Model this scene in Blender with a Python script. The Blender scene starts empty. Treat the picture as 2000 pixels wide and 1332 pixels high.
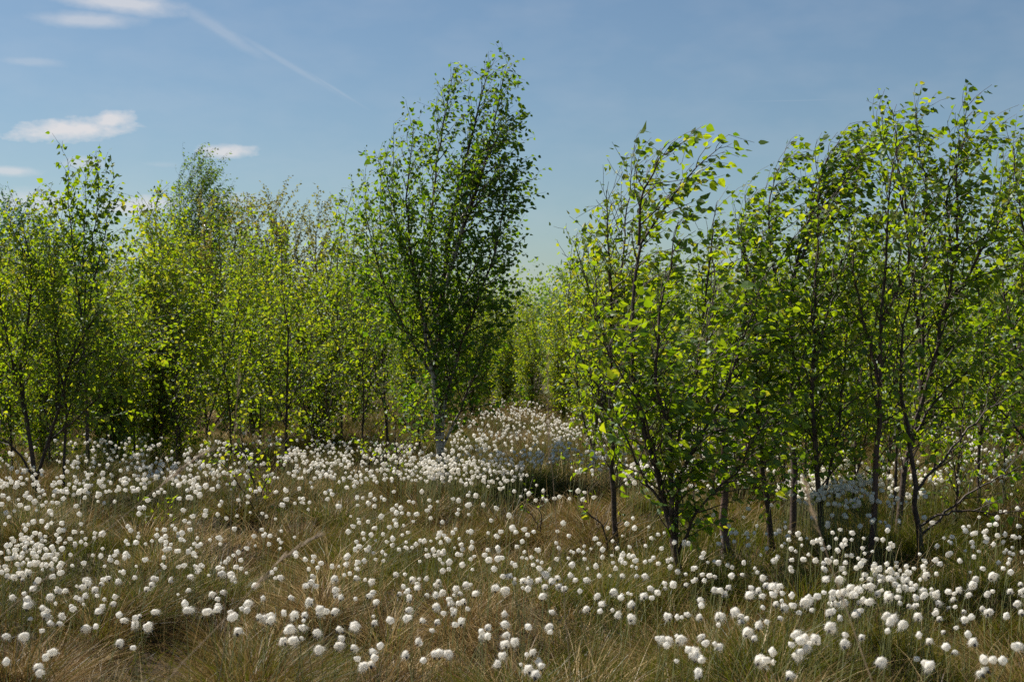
import bpy, math, random
import numpy as np
from mathutils import Vector

# ------------------------------------------------------------------ camera, sky, sun, exposure
SC = bpy.context.scene
COL = SC.collection
EYE = 1.55
FPX, CX, HY = 2778.0, 1000.0, 650.0        # focal length and horizon of the 2000 px wide photograph
cam_d = bpy.data.cameras.new('camera'); cam = bpy.data.objects.new('camera', cam_d); COL.objects.link(cam)
cam_d.sensor_width = 36.0; cam_d.lens = 36.0 * FPX / 2000.0
cam_d.clip_start = 0.05; cam_d.clip_end = 3000.0
cam.location = (0, 0, EYE)
cam.rotation_euler = (math.radians(90) - math.atan(16.0 / FPX), 0, 0)
cam_d.dof.use_dof = True; cam_d.dof.focus_distance = 10.5; cam_d.dof.aperture_fstop = 6.3
SC.camera = cam
SC.view_settings.view_transform = 'Standard'; SC.view_settings.look = 'None'
SC.view_settings.gamma = 1.0; SC.view_settings.exposure = EXPOSURE = 0.76
SC.cycles.max_bounces = 12; SC.cycles.transmission_bounces = 8; SC.cycles.diffuse_bounces = 10
SC.cycles.use_denoising = False; SC.cycles.sample_clamp_indirect = 4.0; SC.cycles.sample_clamp_direct = 12.0

SUN_AZ, SUN_EL = math.radians(-56), math.radians(52)      # azimuth from +Y (view direction) towards +X
to_sun = Vector((math.sin(SUN_AZ) * math.cos(SUN_EL), math.cos(SUN_AZ) * math.cos(SUN_EL), math.sin(SUN_EL)))
sd = bpy.data.lights.new('sun', 'SUN'); sun = bpy.data.objects.new('sun', sd); COL.objects.link(sun)
sd.energy = 5.0; sd.angle = math.radians(0.53); sd.color = (1.0, 0.95, 0.87)
sun.rotation_euler = to_sun.to_track_quat('Z', 'Y').to_euler(); sun.location = (-20, 20, 30)

world = bpy.data.worlds.new('World'); SC.world = world; world.use_nodes = True
wn, wl = world.node_tree.nodes, world.node_tree.links
bg = wn['Background']; bg.inputs['Strength'].default_value = 0.056
sky = wn.new('ShaderNodeTexSky'); sky.sky_type = 'NISHITA'; sky.sun_disc = False
sky.sun_elevation = SUN_EL; sky.sun_rotation = SUN_AZ
sky.air_density = 1.0; sky.dust_density = 0.6; sky.ozone_density = 2.0

def M(op, a, b=None, c=None, clamp=False):
    n = wn.new('ShaderNodeMath'); n.operation = op; n.use_clamp = clamp
    for k, v in enumerate((a, b, c)):
        if v is None: continue
        if isinstance(v, (int, float)): n.inputs[k].default_value = v
        else: wl.new(v, n.inputs[k])
    return n.outputs[0]
tc = wn.new('ShaderNodeTexCoord'); sp = wn.new('ShaderNodeSeparateXYZ'); wl.new(tc.outputs['Generated'], sp.inputs[0])
AZ = M('ARCTAN2', sp.outputs[0], sp.outputs[1]); EL = M('ARCSINE', sp.outputs[2])
cmb = wn.new('ShaderNodeCombineXYZ'); wl.new(AZ, cmb.inputs[0]); wl.new(M('MULTIPLY', EL, 2.2), cmb.inputs[1])
def noise(scale, detail=5.0, rough=0.55):
    n = wn.new('ShaderNodeTexNoise'); wl.new(cmb.outputs[0], n.inputs['Vector'])
    n.inputs['Scale'].default_value = scale; n.inputs['Detail'].default_value = detail; n.inputs['Roughness'].default_value = rough
    return M('SUBTRACT', n.outputs['Fac'], 0.5)
n_edge, n_wisp = noise(70.0, 7.0, .6), noise(16.0, 3.0)
def ang(px, py):
    a = math.atan((px - CX) / FPX); return a, math.atan((HY - py) / FPX * math.cos(a))
def cloud(px, py, w, h, dens, rot=0.0, edge=0.5, soft=1.4):
    """an elongated cloud seen in the direction (px, py): half-sizes w, h in photo pixels turned to angles"""
    a0, e0 = ang(px, py); c, s = math.cos(rot), math.sin(rot)
    da, de = M('SUBTRACT', AZ, a0), M('SUBTRACT', EL, e0)
    u = M('MULTIPLY', M('ADD', M('MULTIPLY', da, c), M('MULTIPLY', de, s)), FPX / (w * .86))
    v = M('MULTIPLY', M('SUBTRACT', M('MULTIPLY', de, c), M('MULTIPLY', da, s)), FPX / (h * .86))
    r = M('SQRT', M('ADD', M('MULTIPLY', u, u), M('MULTIPLY', v, v)))
    r = M('ADD', r, M('MULTIPLY', n_edge, -edge * 2.4))
    m = M('SUBTRACT', 1.35, r, clamp=True)
    m = M('POWER', M('MULTIPLY', m, 0.95, clamp=True), soft)
    return M('MULTIPLY', m, dens)
CLOUDS = [(140, 254, 112, 20, .95, .10, .8, .8), (215, 238, 46, 18, .9, .25, .8, .8), (440, 297, 56, 14, .85, 0, .8, .9),
          (270, 402, 78, 17, .8, .10, .7, .9), (170, 40, 105, 17, .50, .03, .35, 1.3), (235, 6, 130, 22, .72, -.06, .35, 1.2),
          (165, 320, 45, 17, .50, 0, .5, 1.5), (20, 335, 60, 11, .62, 0, .4, 1.5), (60, 122, 80, 12, .24, 0, .4, 1.8),
          (60, 395, 110, 28, .50, 0, .6, 1.3), (310, 322, 45, 7, .14, 0, .5, 1.6), (430, 60, 130, 16, .20, -.52, .3, 1.5),
          (560, 125, 150, 9, .16, -.50, .2, 1.5), (650, 172, 80, 4, .13, -.53, .2, 1.3), (290, 200, 230, 40, .06, 0, .6, 1.5),
          (1570, 197, 140, 1.3, .07, -.008, .1, 1.0), (450, 390, 70, 16, .30, 0, .5, 1.5), (700, 330, 400, 60, .05, 0, .8, 1.5)]
mask = None
for cdef in CLOUDS:
    m = cloud(*cdef)
    mask = m if mask is None else M('MAXIMUM', mask, m)
cirrus = M('MULTIPLY', M('ADD', n_wisp, 0.08, clamp=True), 0.22)
mask = M('MAXIMUM', mask, cirrus)
grade = wn.new('ShaderNodeMix'); grade.data_type = 'RGBA'; grade.blend_type = 'MULTIPLY'; grade.inputs[0].default_value = 1.0
wl.new(sky.outputs[0], grade.inputs[6]); grade.inputs[7].default_value = SKYTINT = (0.76, 0.84, 0.87, 1)
mx = wn.new('ShaderNodeMix'); mx.data_type = 'RGBA'; wl.new(mask, mx.inputs[0]); wl.new(grade.outputs[2], mx.inputs[6])
mx.inputs[7].default_value = CLOUDCOL = (8.0, 7.8, 7.9, 1); wl.new(mx.outputs[2], bg.inputs['Color'])

# ------------------------------------------------------------------ helpers
def link(o, parent=None):
    COL.objects.link(o)
    if parent is not None: o.parent = parent
    return o
def tag(o, label=None, cat=None, group=None, kind=None):
    if label: o['label'] = label
    if cat: o['category'] = cat
    if group: o['group'] = group
    if kind: o['kind'] = kind
    return o
def empty(name, loc, rz=0.0):
    o = bpy.data.objects.new(name, None); o.location = loc; o.rotation_euler = (0, 0, rz); o.empty_display_size = 0.1
    return link(o)
def copy_tree(o, parent=None):
    c = o.copy(); link(c, parent)
    for ch in o.children: copy_tree(ch, c)
    return c

class MB:
    """collects quads, triangles and one point attribute, and links them as ONE mesh object"""
    def __init__(s): s.v, s.q, s.t, s.a, s.n = [], [], [], [], 0
    def add(s, v, q=None, t=None, a=0.5):
        v = np.asarray(v, float).reshape(-1, 3)
        if q is not None and len(q): s.q.append(np.asarray(q, np.int64).reshape(-1, 4) + s.n)
        if t is not None and len(t): s.t.append(np.asarray(t, np.int64).reshape(-1, 3) + s.n)
        s.v.append(v); s.a.append(np.broadcast_to(np.asarray(a, float), (len(v),)).copy()); s.n += len(v)
    def tube(s, P, R, k=5, a=0.5):
        P = np.asarray(P, float); R = np.asarray(R, float); n = len(P)
        T = np.gradient(P, axis=0); T /= np.linalg.norm(T, axis=1)[:, None] + 1e-9
        ref = np.array([0.31, 0.95, 0.05]) if abs(T[0][1]) < 0.8 else np.array([1.0, 0.1, 0.0])
        U = np.cross(T, ref); U /= np.linalg.norm(U, axis=1)[:, None] + 1e-9
        W = np.cross(T, U); th = np.arange(k) * 2 * np.pi / k
        V = P[:, None, :] + R[:, None, None] * (np.cos(th)[None, :, None] * U[:, None, :] + np.sin(th)[None, :, None] * W[:, None, :])
        i = np.arange(n - 1)[:, None] * k; j = np.arange(k)[None, :]; j2 = (j + 1) % k
        q = np.stack([i + j, i + j2, i + k + j2, i + k + j], -1).reshape(-1, 4)
        s.add(V.reshape(-1, 3), q, None, np.repeat(np.broadcast_to(a, (n,)), k))
    def mesh(s, name, mat, smooth=False, normals=None):
        me = bpy.data.meshes.new(name)
        V = np.concatenate(s.v) if s.v else np.zeros((0, 3))
        Q = np.concatenate(s.q) if s.q else np.zeros((0, 4), int); T = np.concatenate(s.t) if s.t else np.zeros((0, 3), int)
        me.vertices.add(len(V)); me.vertices.foreach_set('co', V.astype(np.float32).ravel())
        me.loops.add(Q.size + T.size); me.loops.foreach_set('vertex_index', np.concatenate([Q.ravel(), T.ravel()]).astype(np.int32))
        me.polygons.add(len(Q) + len(T))
        st = np.concatenate([np.arange(len(Q)) * 4, Q.size + np.arange(len(T)) * 3]).astype(np.int32)
        me.polygons.foreach_set('loop_start', st)
        me.polygons.foreach_set('use_smooth', np.full(len(Q) + len(T), smooth))
        at = me.attributes.new('tint', 'FLOAT', 'POINT'); at.data.foreach_set('value', np.concatenate(s.a).astype(np.float32))
        me.update(calc_edges=True); me.materials.append(mat)
        if normals is not None: me.normals_split_custom_set_from_vertices(normals.tolist())
        return me
    def build(s, name, mat, parent=None, smooth=False):
        return link(bpy.data.objects.new(name, s.mesh(name, mat, smooth)), parent)

def vnoise(x, y, seed=0):
    xi, yi = np.floor(x).astype(np.int64), np.floor(y).astype(np.int64); fx, fy = x - xi, y - yi
    fx, fy = fx * fx * (3 - 2 * fx), fy * fy * (3 - 2 * fy)
    def hsh(a, b):
        h = (a * 374761393 + b * 668265263 + seed * 974634777) & 0xffffffff
        h = ((h ^ (h >> 13)) * 1274126177) & 0xffffffff
        return ((h ^ (h >> 16)) & 0xffff) / 65535.0
    return (hsh(xi, yi) * (1 - fx) + hsh(xi + 1, yi) * fx) * (1 - fy) + (hsh(xi, yi + 1) * (1 - fx) + hsh(xi + 1, yi + 1) * fx) * fy
def ground_h(x, y):
    x, y = np.asarray(x, float), np.asarray(y, float)
    h = 0.12 * (vnoise(x * 0.9 + 40, y * 0.9, 1) - 0.5) + 0.34 * (vnoise(x * 1.9, y * 1.9 + 9, 2) ** 1.3 - 0.4) + 0.07 * (vnoise(x * 5, y * 5, 3) - 0.5)
    return h * np.clip(1.45 - y / 20.0, 0.25, 1)
def on_ground(px, py, z=0.0):
    """point z above the ground seen at photo pixel (px, py)"""
    d = MARCH; x = (px - CX) / FPX * d; ray = EYE + (HY - py) / FPX * d; g = ground_h(x, d) + z
    k = int(np.argmax(ray <= g))
    if not ray[k] <= g[k]: k = len(d) - 1
    return np.array([x[k], d[k], g[k]])
MARCH = np.arange(3.0, 70.0, .02)
def at(px, py, d): return np.array([(px - CX) / FPX * d, d, EYE + (HY - py) / FPX * d])

# ------------------------------------------------------------------ materials
def new_mat(name):
    m = bpy.data.materials.new(name); m.use_nodes = True; nt = m.node_tree; nt.nodes.clear()
    return m, nt.nodes, nt.links, nt.nodes.new('ShaderNodeOutputMaterial')
def ramp(n, stops):
    r = n.new('ShaderNodeValToRGB'); e = r.color_ramp.elements
    while len(e) < len(stops): e.new(0.5)
    for k, (p, c) in enumerate(stops): e[k].position = p; e[k].color = (*c, 1)
    return r
def leafy(name, refl, trans, gloss=0.10, mixt=0.5, rough=0.35, objvar=0.0):
    """thin leaf or blade: diffuse + translucent + a little gloss, colour per leaf from the 'tint' attribute"""
    m, n, l, out = new_mat(name)
    a = n.new('ShaderNodeAttribute'); a.attribute_name = 'tint'
    fac = a.outputs['Fac']
    if objvar:
        oi = n.new('ShaderNodeObjectInfo'); mm = n.new('ShaderNodeMath'); mm.operation = 'MULTIPLY_ADD'
        l.new(oi.outputs['Random'], mm.inputs[0]); mm.inputs[1].default_value = objvar; l.new(fac, mm.inputs[2]); fac = mm.outputs[0]
    r1, r2 = ramp(n, refl), ramp(n, trans); l.new(fac, r1.inputs[0]); l.new(fac, r2.inputs[0])
    d, t, g = n.new('ShaderNodeBsdfDiffuse'), n.new('ShaderNodeBsdfTranslucent'), n.new('ShaderNodeBsdfGlossy')
    l.new(r1.outputs[0], d.inputs[0]); l.new(r2.outputs[0], t.inputs[0]); g.inputs['Roughness'].default_value = rough
    g.inputs[0].default_value = (0.9, 0.95, 1, 1)
    s1, s2 = n.new('ShaderNodeMixShader'), n.new('ShaderNodeMixShader')
    s1.inputs[0].default_value = mixt; l.new(d.outputs[0], s1.inputs[1]); l.new(t.outputs[0], s1.inputs[2])
    s2.inputs[0].default_value = gloss; l.new(s1.outputs[0], s2.inputs[1]); l.new(g.outputs[0], s2.inputs[2])
    l.new(s2.outputs[0], out.inputs[0]); return m
# leaves: tint 0 = deep green, 1 = fresh yellow green
M_LEAF = leafy('birch_leaf', [(0, (.035, .078, .008)), (.5, (.060, .120, .010)), (.85, (.120, .165, .014)), (1, (.18, .18, .025))],
               [(0, (.15, .28, .004)), (.5, (.34, .49, .005)), (.85, (.50, .60, .008)), (1, (.58, .56, .02))], 0.03, 0.5, 0.5)
M_LEAF_DARK = leafy('mature_birch_leaf', [(0, (.028, .070, .009)), (.6, (.050, .105, .011)), (1, (.08, .14, .015))],
                    [(0, (.06, .19, .003)), (.6, (.19, .36, .005)), (1, (.36, .50, .008))], 0.025, 0.45, 0.5)
M_LEAF_BLUE = leafy('far_leaf', [(0, (.045, .11, .05)), (1, (.08, .17, .06))], [(0, (.08, .22, .06)), (1, (.15, .32, .07))], 0.03, 0.4)
M_LEAF_OLIVE = leafy('rowan_leaf', [(0, (.10, .13, .02)), (.5, (.17, .17, .04)), (1, (.25, .21, .08))],
                     [(0, (.24, .30, .01)), (.5, (.38, .36, .03)), (1, (.42, .33, .08))], 0.02, 0.45)
M_GRASS = leafy('bog_grass', [(0, (.026, .042, .002)), (.30, (.085, .090, .005)), (.42, (.055, .034, .008)), (.52, (.15, .062, .016)), (.65, (.135, .078, .022)), (.85, (.27, .175, .060)), (1, (.56, .41, .20))],
                [(0, (.05, .085, .004)), (.30, (.17, .18, .010)), (.42, (.10, .07, .015)), (.65, (.19, .12, .035)), (.85, (.28, .19, .08)), (1, (.42, .32, .15))], 0.012, 0.35, 0.4)

def bark_mat():
    m, n, l, out = new_mat('birch_bark')
    a = n.new('ShaderNodeAttribute'); a.attribute_name = 'tint'       # 0 = thin dark wood, 1 = old white bark
    tcn = n.new('ShaderNodeTexCoord'); mp = n.new('ShaderNodeMapping'); mp.inputs['Scale'].default_value = (9, 9, 34)
    l.new(tcn.outputs['Object'], mp.inputs[0])
    ns = n.new('ShaderNodeTexNoise'); l.new(mp.outputs[0], ns.inputs[0]); ns.inputs['Scale'].default_value = 1.0; ns.inputs['Detail'].default_value = 4
    n2 = n.new('ShaderNodeTexNoise'); l.new(tcn.outputs['Object'], n2.inputs[0]); n2.inputs['Scale'].default_value = 7.0; n2.inputs['Detail'].default_value = 3
    rw = ramp(n, [(.0, (.03, .025, .02)), (.42, (.05, .04, .032)), (.50, (.40, .36, .31)), (1, (.58, .55, .49))])
    l.new(ns.outputs[0], rw.inputs[0])
    rd = ramp(n, [(.3, (.022, .014, .010)), (.55, (.055, .034, .022)), (.8, (.11, .075, .05))]); l.new(ns.outputs[0], rd.inputs[0])
    rr = ramp(n, [(.3, (.06, .03, .022)), (.7, (.15, .085, .055))]); l.new(n2.outputs[0], rr.inputs[0])
    m1 = n.new('ShaderNodeMix'); m1.data_type = 'RGBA'
    mr = n.new('ShaderNodeMapRange'); l.new(a.outputs['Fac'], mr.inputs[0]); mr.inputs[1].default_value = .05; mr.inputs[2].default_value = .45
    l.new(mr.outputs[0], m1.inputs[0]); l.new(rd.outputs[0], m1.inputs[6]); l.new(rr.outputs[0], m1.inputs[7])
    m2 = n.new('ShaderNodeMix'); m2.data_type = 'RGBA'
    ad = n.new('ShaderNodeMath'); ad.operation = 'ADD'; l.new(a.outputs['Fac'], ad.inputs[0])
    sb = n.new('ShaderNodeMath'); sb.operation = 'MULTIPLY_ADD'; l.new(n2.outputs[0], sb.inputs[0]); sb.inputs[1].default_value = .5; sb.inputs[2].default_value = -.25
    l.new(sb.outputs[0], ad.inputs[1])
    mr2 = n.new('ShaderNodeMapRange'); l.new(ad.outputs[0], mr2.inputs[0]); mr2.inputs[1].default_value = .5; mr2.inputs[2].default_value = .75
    l.new(mr2.outputs[0], m2.inputs[0]); l.new(m1.outputs[2], m2.inputs[6]); l.new(rw.outputs[0], m2.inputs[7])
    b = n.new('ShaderNodeBsdfPrincipled'); b.inputs['Roughness'].default_value = .65; l.new(m2.outputs[2], b.inputs['Base Color'])
    bp = n.new('ShaderNodeBump'); bp.inputs['Strength'].default_value = .5; bp.inputs['Distance'].default_value = .01
    l.new(ns.outputs[0], bp.inputs['Height']); l.new(bp.outputs[0], b.inputs['Normal']); l.new(b.outputs[0], out.inputs[0])
    return m
M_BARK = bark_mat()

def cotton_mat():
    m, n, l, out = new_mat('seed_cotton')
    d, t, s = n.new('ShaderNodeBsdfDiffuse'), n.new('ShaderNodeBsdfTranslucent'), n.new('ShaderNodeMixShader')
    tcn = n.new('ShaderNodeTexCoord'); ns = n.new('ShaderNodeTexNoise'); ns.inputs['Scale'].default_value = 70
    l.new(tcn.outputs['Object'], ns.inputs[0])
    r = ramp(n, [(.3, (.82, .78, .70)), (.65, (.94, .92, .86))]); l.new(ns.outputs[0], r.inputs[0])
    l.new(r.outputs[0], d.inputs[0]); l.new(r.outputs[0], t.inputs[0]); s.inputs[0].default_value = .55
    l.new(d.outputs[0], s.inputs[1]); l.new(t.outputs[0], s.inputs[2]); l.new(s.outputs[0], out.inputs[0]); return m
M_COTTON = cotton_mat()
def flat(name, col, rough=.7):
    m, n, l, out = new_mat(name); b = n.new('ShaderNodeBsdfPrincipled'); b.inputs['Roughness'].default_value = rough
    tcn = n.new('ShaderNodeTexCoord'); ns = n.new('ShaderNodeTexNoise'); ns.inputs['Scale'].default_value = 40
    l.new(tcn.outputs['Object'], ns.inputs[0])
    r = ramp(n, [(.3, tuple(c * .7 for c in col)), (.7, tuple(min(1, c * 1.25) for c in col))]); l.new(ns.outputs[0], r.inputs[0])
    l.new(r.outputs[0], b.inputs['Base Color']); l.new(b.outputs[0], out.inputs[0]); return m
M_STEM = flat('sedge_stem', (.16, .17, .05)); M_BRACT = flat('dark_scales', (.07, .06, .05)); M_STRAW = flat('dry_stalk', (.24, .165, .09))

# ------------------------------------------------------------------ ground
def ground():
    m, n, l, out = new_mat('bog_soil')
    tcn = n.new('ShaderNodeTexCoord')
    a = n.new('ShaderNodeTexNoise'); a.inputs['Scale'].default_value = 1.3; a.inputs['Detail'].default_value = 8; l.new(tcn.outputs['Object'], a.inputs[0])
    b2 = n.new('ShaderNodeTexNoise'); b2.inputs['Scale'].default_value = 22; b2.inputs['Detail'].default_value = 6; l.new(tcn.outputs['Object'], b2.inputs[0])
    r = ramp(n, [(.3, (.026, .022, .008)), (.5, (.055, .034, .013)), (.7, (.045, .050, .010))]); l.new(a.outputs[0], r.inputs[0])
    r2 = ramp(n, [(.35, (.4, .4, .4)), (.7, (1.6, 1.5, 1.3))]); l.new(b2.outputs[0], r2.inputs[0])
    mm = n.new('ShaderNodeMix'); mm.data_type = 'RGBA'; mm.blend_type = 'MULTIPLY'; mm.inputs[0].default_value = 1
    l.new(r.outputs[0], mm.inputs[6]); l.new(r2.outputs[0], mm.inputs[7])
    p = n.new('ShaderNodeBsdfPrincipled'); p.inputs['Roughness'].default_value = .95; l.new(mm.outputs[2], p.inputs['Base Color'])
    bp = n.new('ShaderNodeBump'); bp.inputs['Distance'].default_value = .03; l.new(b2.outputs[0], bp.inputs['Height']); l.new(bp.outputs[0], p.inputs['Normal'])
    l.new(p.outputs[0], out.inputs[0])
    def axis(fine, lim, step):
        g = list(np.arange(-fine, fine + 1e-6, step)); e = fine
        while e < lim: e = e * 1.35 + 1; g.append(min(e, lim)); g.insert(0, -min(e, lim))
        return np.array(sorted(set(g)))
    xs = axis(16, 1500, .14); ys = np.concatenate([[-1500, -400, -100, -30, -10, -4], np.arange(-2, 40, .14), 40 + np.cumsum(1.3 ** np.arange(1, 24))])
    X, Y = np.meshgrid(xs, ys); Z = ground_h(X, Y); nx = len(xs)
    i = np.arange(len(ys) - 1)[:, None] * nx + np.arange(nx - 1)[None, :]
    mb = MB(); mb.add(np.stack([X, Y, Z], -1), np.stack([i, i + 1, i + nx + 1, i + nx], -1).reshape(-1, 4))
    tag(mb.build('ground', m, smooth=True), kind='structure')
ground()

# ------------------------------------------------------------------ trees
ORD = 'first second third fourth fifth sixth seventh eighth ninth tenth eleventh twelfth thirteenth fourteenth fifteenth sixteenth seventeenth eighteenth nineteenth twentieth'.split()
def unit(v): return v / (np.linalg.norm(v) + 1e-9)
def smooth_path(ctrl, n, rng, jit):
    P = np.asarray(ctrl, float); m = len(P)
    if m < 3: P = np.vstack([P[0], (P[0] + P[-1]) / 2, P[-1]]); m = 3
    L = np.r_[0, np.cumsum(np.linalg.norm(np.diff(P, axis=0), axis=1))]
    E = np.vstack([2 * P[0] - P[1], P, 2 * P[-1] - P[-2]]); s = np.linspace(0, L[-1], n); out = []
    for v in s:
        k = min(np.searchsorted(L, v, 'right') - 1, m - 2); t = (v - L[k]) / max(L[k + 1] - L[k], 1e-6)
        a, b, c, d = E[k], E[k + 1], E[k + 2], E[k + 3]
        out.append(0.5 * ((2 * b) + (-a + c) * t + (2 * a - 5 * b + 4 * c - d) * t * t + (-a + 3 * b - 3 * c + d) * t ** 3))
    out = np.array(out); out[1:-1] += rng.normal(0, jit, (n - 2, 3)); return out, L[-1]

LEAF2D = np.array([(0, 0, 0), (.34, .22, .05), (.30, .52, .04), (0, 1, -.10), (-.30, .52, .04), (-.34, .22, .05), (0, .42, -.03)])
LEAF_T = np.array([(0, 1, 6), (1, 2, 6), (2, 3, 6), (3, 4, 6), (4, 5, 6), (5, 0, 6)])
LEAF2D_S = np.array([(0, 0, 0), (.33, .35, .05), (0, 1, -.08), (-.33, .35, .05)])
LEAF_T_S = np.array([(0, 1, 2), (0, 2, 3)])
def put_leaves(mb, rng, pos, axis, size, tint, simple=False, droop=0.5, wind=0.35):
    n = len(pos)
    if not n: return
    ax = axis * 0.55 + rng.normal(0, .42, (n, 3)) + np.array([wind, 0.0, -droop])
    ax /= np.linalg.norm(ax, axis=1)[:, None] + 1e-9
    nr = rng.normal(0, 1, (n, 3)) + np.array([0, 0, .35]); sd_ = np.cross(ax, nr); sd_ /= np.linalg.norm(sd_, axis=1)[:, None] + 1e-9
    nr = np.cross(sd_, ax); S = size * np.exp(rng.normal(0, .24, n))
    L2, LT = (LEAF2D_S, LEAF_T_S) if simple else (LEAF2D, LEAF_T)
    sh = L2[None].repeat(n, 0).copy(); sh[:, :, 2] *= rng.uniform(-1.5, 3.0, (n, 1)); sh[:, :, 0] *= rng.uniform(.8, 1.2, (n, 1))
    pet = pos + axis * 0.0 + ax * (S * .35)[:, None]
    V = pet[:, None] + S[:, None, None] * (sh[:, :, :1] * sd_[:, None] + sh[:, :, 1:2] * ax[:, None] + sh[:, :, 2:] * nr[:, None])
    F = (LT[None] + (np.arange(n) * len(L2))[:, None, None]).reshape(-1, 3)
    mb.add(V.reshape(-1, 3), None, F, np.repeat(np.clip(tint + rng.normal(0, .25, n), 0, 1), len(L2)))

def branch(rng, p, d, L, r, wind, up, n=6):
    P = [p]; q = p.copy(); st = L / (n - 1)
    for k in range(n - 1):
        d = unit(d + np.array([wind * .10, 0, up]) + rng.normal(0, .11, 3)); q = q + d * st; P.append(q)
    return np.array(P), np.linspace(r, .0012, n)

def grow(rng, stems, leaf=.04, tint=.55, blen=.75, bden=13, tden=9, lsp=.034, t0=.18, wind=.9, white=0.0, simple=False, droop=.5,
         inherit=None, tlen=.22, asc=1.0, bare=0.0, taper=.62, mult=1.0):
    """stems: list of (control points, base radius). Returns one MB per stem and one for the leaves."""
    crown = MB(); wood = []; lp, la = [], []
    for si, (ctrl, r0) in enumerate(stems):
        mb = MB(); ctrl = np.asarray(ctrl, float)
        n = 16; P, L = smooth_path(ctrl, n, rng, .006)
        s = np.linspace(0, 1, n); R = r0 * (1 - s) ** .85 + .0022
        R[0] *= 1.2 if si == 0 else 1.0; R *= .9 if white else .78; R += (r0 * .9 * np.exp(-s * L / .05) if ctrl[0][2] < .02 else 0)
        hz = P[:, 2] - P[:, 2].min()
        wt = np.clip(white * (1.15 - s * 1.6), 0, 1) if white else np.clip(R * 10 - .12, 0, .30)
        mb.tube(P, R, 7 if r0 > .02 else 5, wt)
        nb = int(L * bden * 1.15); az = rng.uniform(0, 6.28)
        start = t0 if (si == 0 or ctrl[0][2] < .25) else .06
        for b in range(nb):
            t = start + (1 - start) * ((b + rng.uniform(0, 1)) / nb); k = min(int(t * (n - 1)), n - 2); f = t * (n - 1) - k
            p = P[k] * (1 - f) + P[k + 1] * f; tg = unit(P[k + 1] - P[k]); az += 2.4 + rng.normal(0, .5)
            u = unit(np.cross(tg, [0.2, 1, 0.1])); w = np.cross(tg, u); rad = u * math.cos(az) + w * math.sin(az)
            an = rng.uniform(.5, .95) * (1.15 - .4 * t); d = unit(tg * math.cos(an) * asc + rad * math.sin(an))
            shape = min(1, .45 + (t - start) * 3.0) * (1 - taper * max(0, (t - .25) / .75)); BL = blen * shape * rng.uniform(.5, 1.2)
            if BL < .05: continue
            rb = min(R[k] * .55, .0028 + BL * .0075)
            bp, br = branch(rng, p, d, BL, rb, wind, .07); mb.tube(bp, br, 4, 0.02)
            if rng.random() < bare: continue
            nt = max(1, int(BL * tden * 1.38)); segs = [(bp, .3)]
            for q in range(nt):
                tt = .2 + .8 * (q + rng.uniform(0, 1)) / nt; kk = min(int(tt * 5), 4); ff = tt * 5 - kk
                pp = bp[kk] * (1 - ff) + bp[kk + 1] * ff; dd = unit(bp[kk + 1] - bp[kk])
                d2 = unit(dd + rng.normal(0, .62, 3) + np.array([wind * .15, 0, 0]))
                tl = tlen * rng.uniform(.5, 1.3) * (1.1 - .4 * tt)
                tp, tr = branch(rng, pp, d2, tl, .0017, wind, -.06, 4); mb.tube(tp, tr, 3, 0.0); segs.append((tp, .12))
            for sp_, s0 in segs:
                LL = np.linalg.norm(sp_[-1] - sp_[0]); nl = max(1, int(LL * (1 - s0) / lsp)); tt = np.linspace(s0, 1, nl) if nl > 1 else np.array([1.0])
                m_ = len(sp_) - 1; kk = np.minimum((tt * m_).astype(int), m_ - 1); ff = (tt * m_ - kk)[:, None]
                lp.append(sp_[kk] * (1 - ff) + sp_[kk + 1] * ff); dd = sp_[kk + 1] - sp_[kk]; la.append(dd / (np.linalg.norm(dd, axis=1)[:, None] + 1e-9))
        tl_ = np.linspace(.86, 1, 7); kk = np.minimum((tl_ * (n - 1)).astype(int), n - 2); lp.append(P[kk]); la.append(np.tile(unit(P[-1] - P[-2]), (7, 1)))
        wood.append(mb)
    lp, la = np.concatenate(lp), np.concatenate(la)
    lp = lp + rng.normal(0, .006, lp.shape)
    put_leaves(crown, rng, lp, la, leaf, tint, simple, droop, .35 * wind)
    return wood, crown, len(lp)

NLEAF = 0
def plant(name, label, cat, base, stems_m, group=None, mat=None, seed=1, parts=('trunk', 'stem', 'crown'), **kw):
    """stems_m: metric control points relative to the base"""
    global NLEAF
    rng = np.random.default_rng(seed); wood, crown, n = grow(rng, stems_m, **kw); NLEAF += n
    root = empty(name, tuple(base)); tag(root, label, cat, group)
    for k, mb in enumerate(wood): mb.build(parts[0] if k == 0 else parts[1], M_BARK, root, True)
    if crown.n: crown.build(parts[2], mat or M_LEAF, root)
    return root

def px_tree(label, bx, by, stems, seed, depth=.22, group=None, name='birch_tree', cat='tree', **kw):
    """stems: [( [(px, py), ...], base radius in m )] traced on the photograph, set at the distance of the base"""
    rng = np.random.default_rng(seed + 500); base = on_ground(bx, by); d = base[1]; out = []
    for k, (pts, r) in enumerate(stems):
        dy = rng.uniform(-1, 1) * depth if k else rng.uniform(-.3, .3) * depth; Q = []
        h0 = at(*pts[0], d)[2]
        for j, (x, y) in enumerate(pts):
            p = at(x, y, d) - base; lift = max(0, p[2] - (h0 - base[2])) if k else p[2]
            f = dy * lift; sc = (d + f) / d                      # lean in depth keeps its place in the picture plane
            q = at(x, y, d + f) - base; Q.append(q)
        if k == 0: Q[0] = np.array([Q[0][0], 0, -.06])
        out.append((Q, r))
    return plant(name, label, cat, base, out, group=group, seed=seed, **kw)

BIG = dict(leaf=.036, tint=.5)
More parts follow.
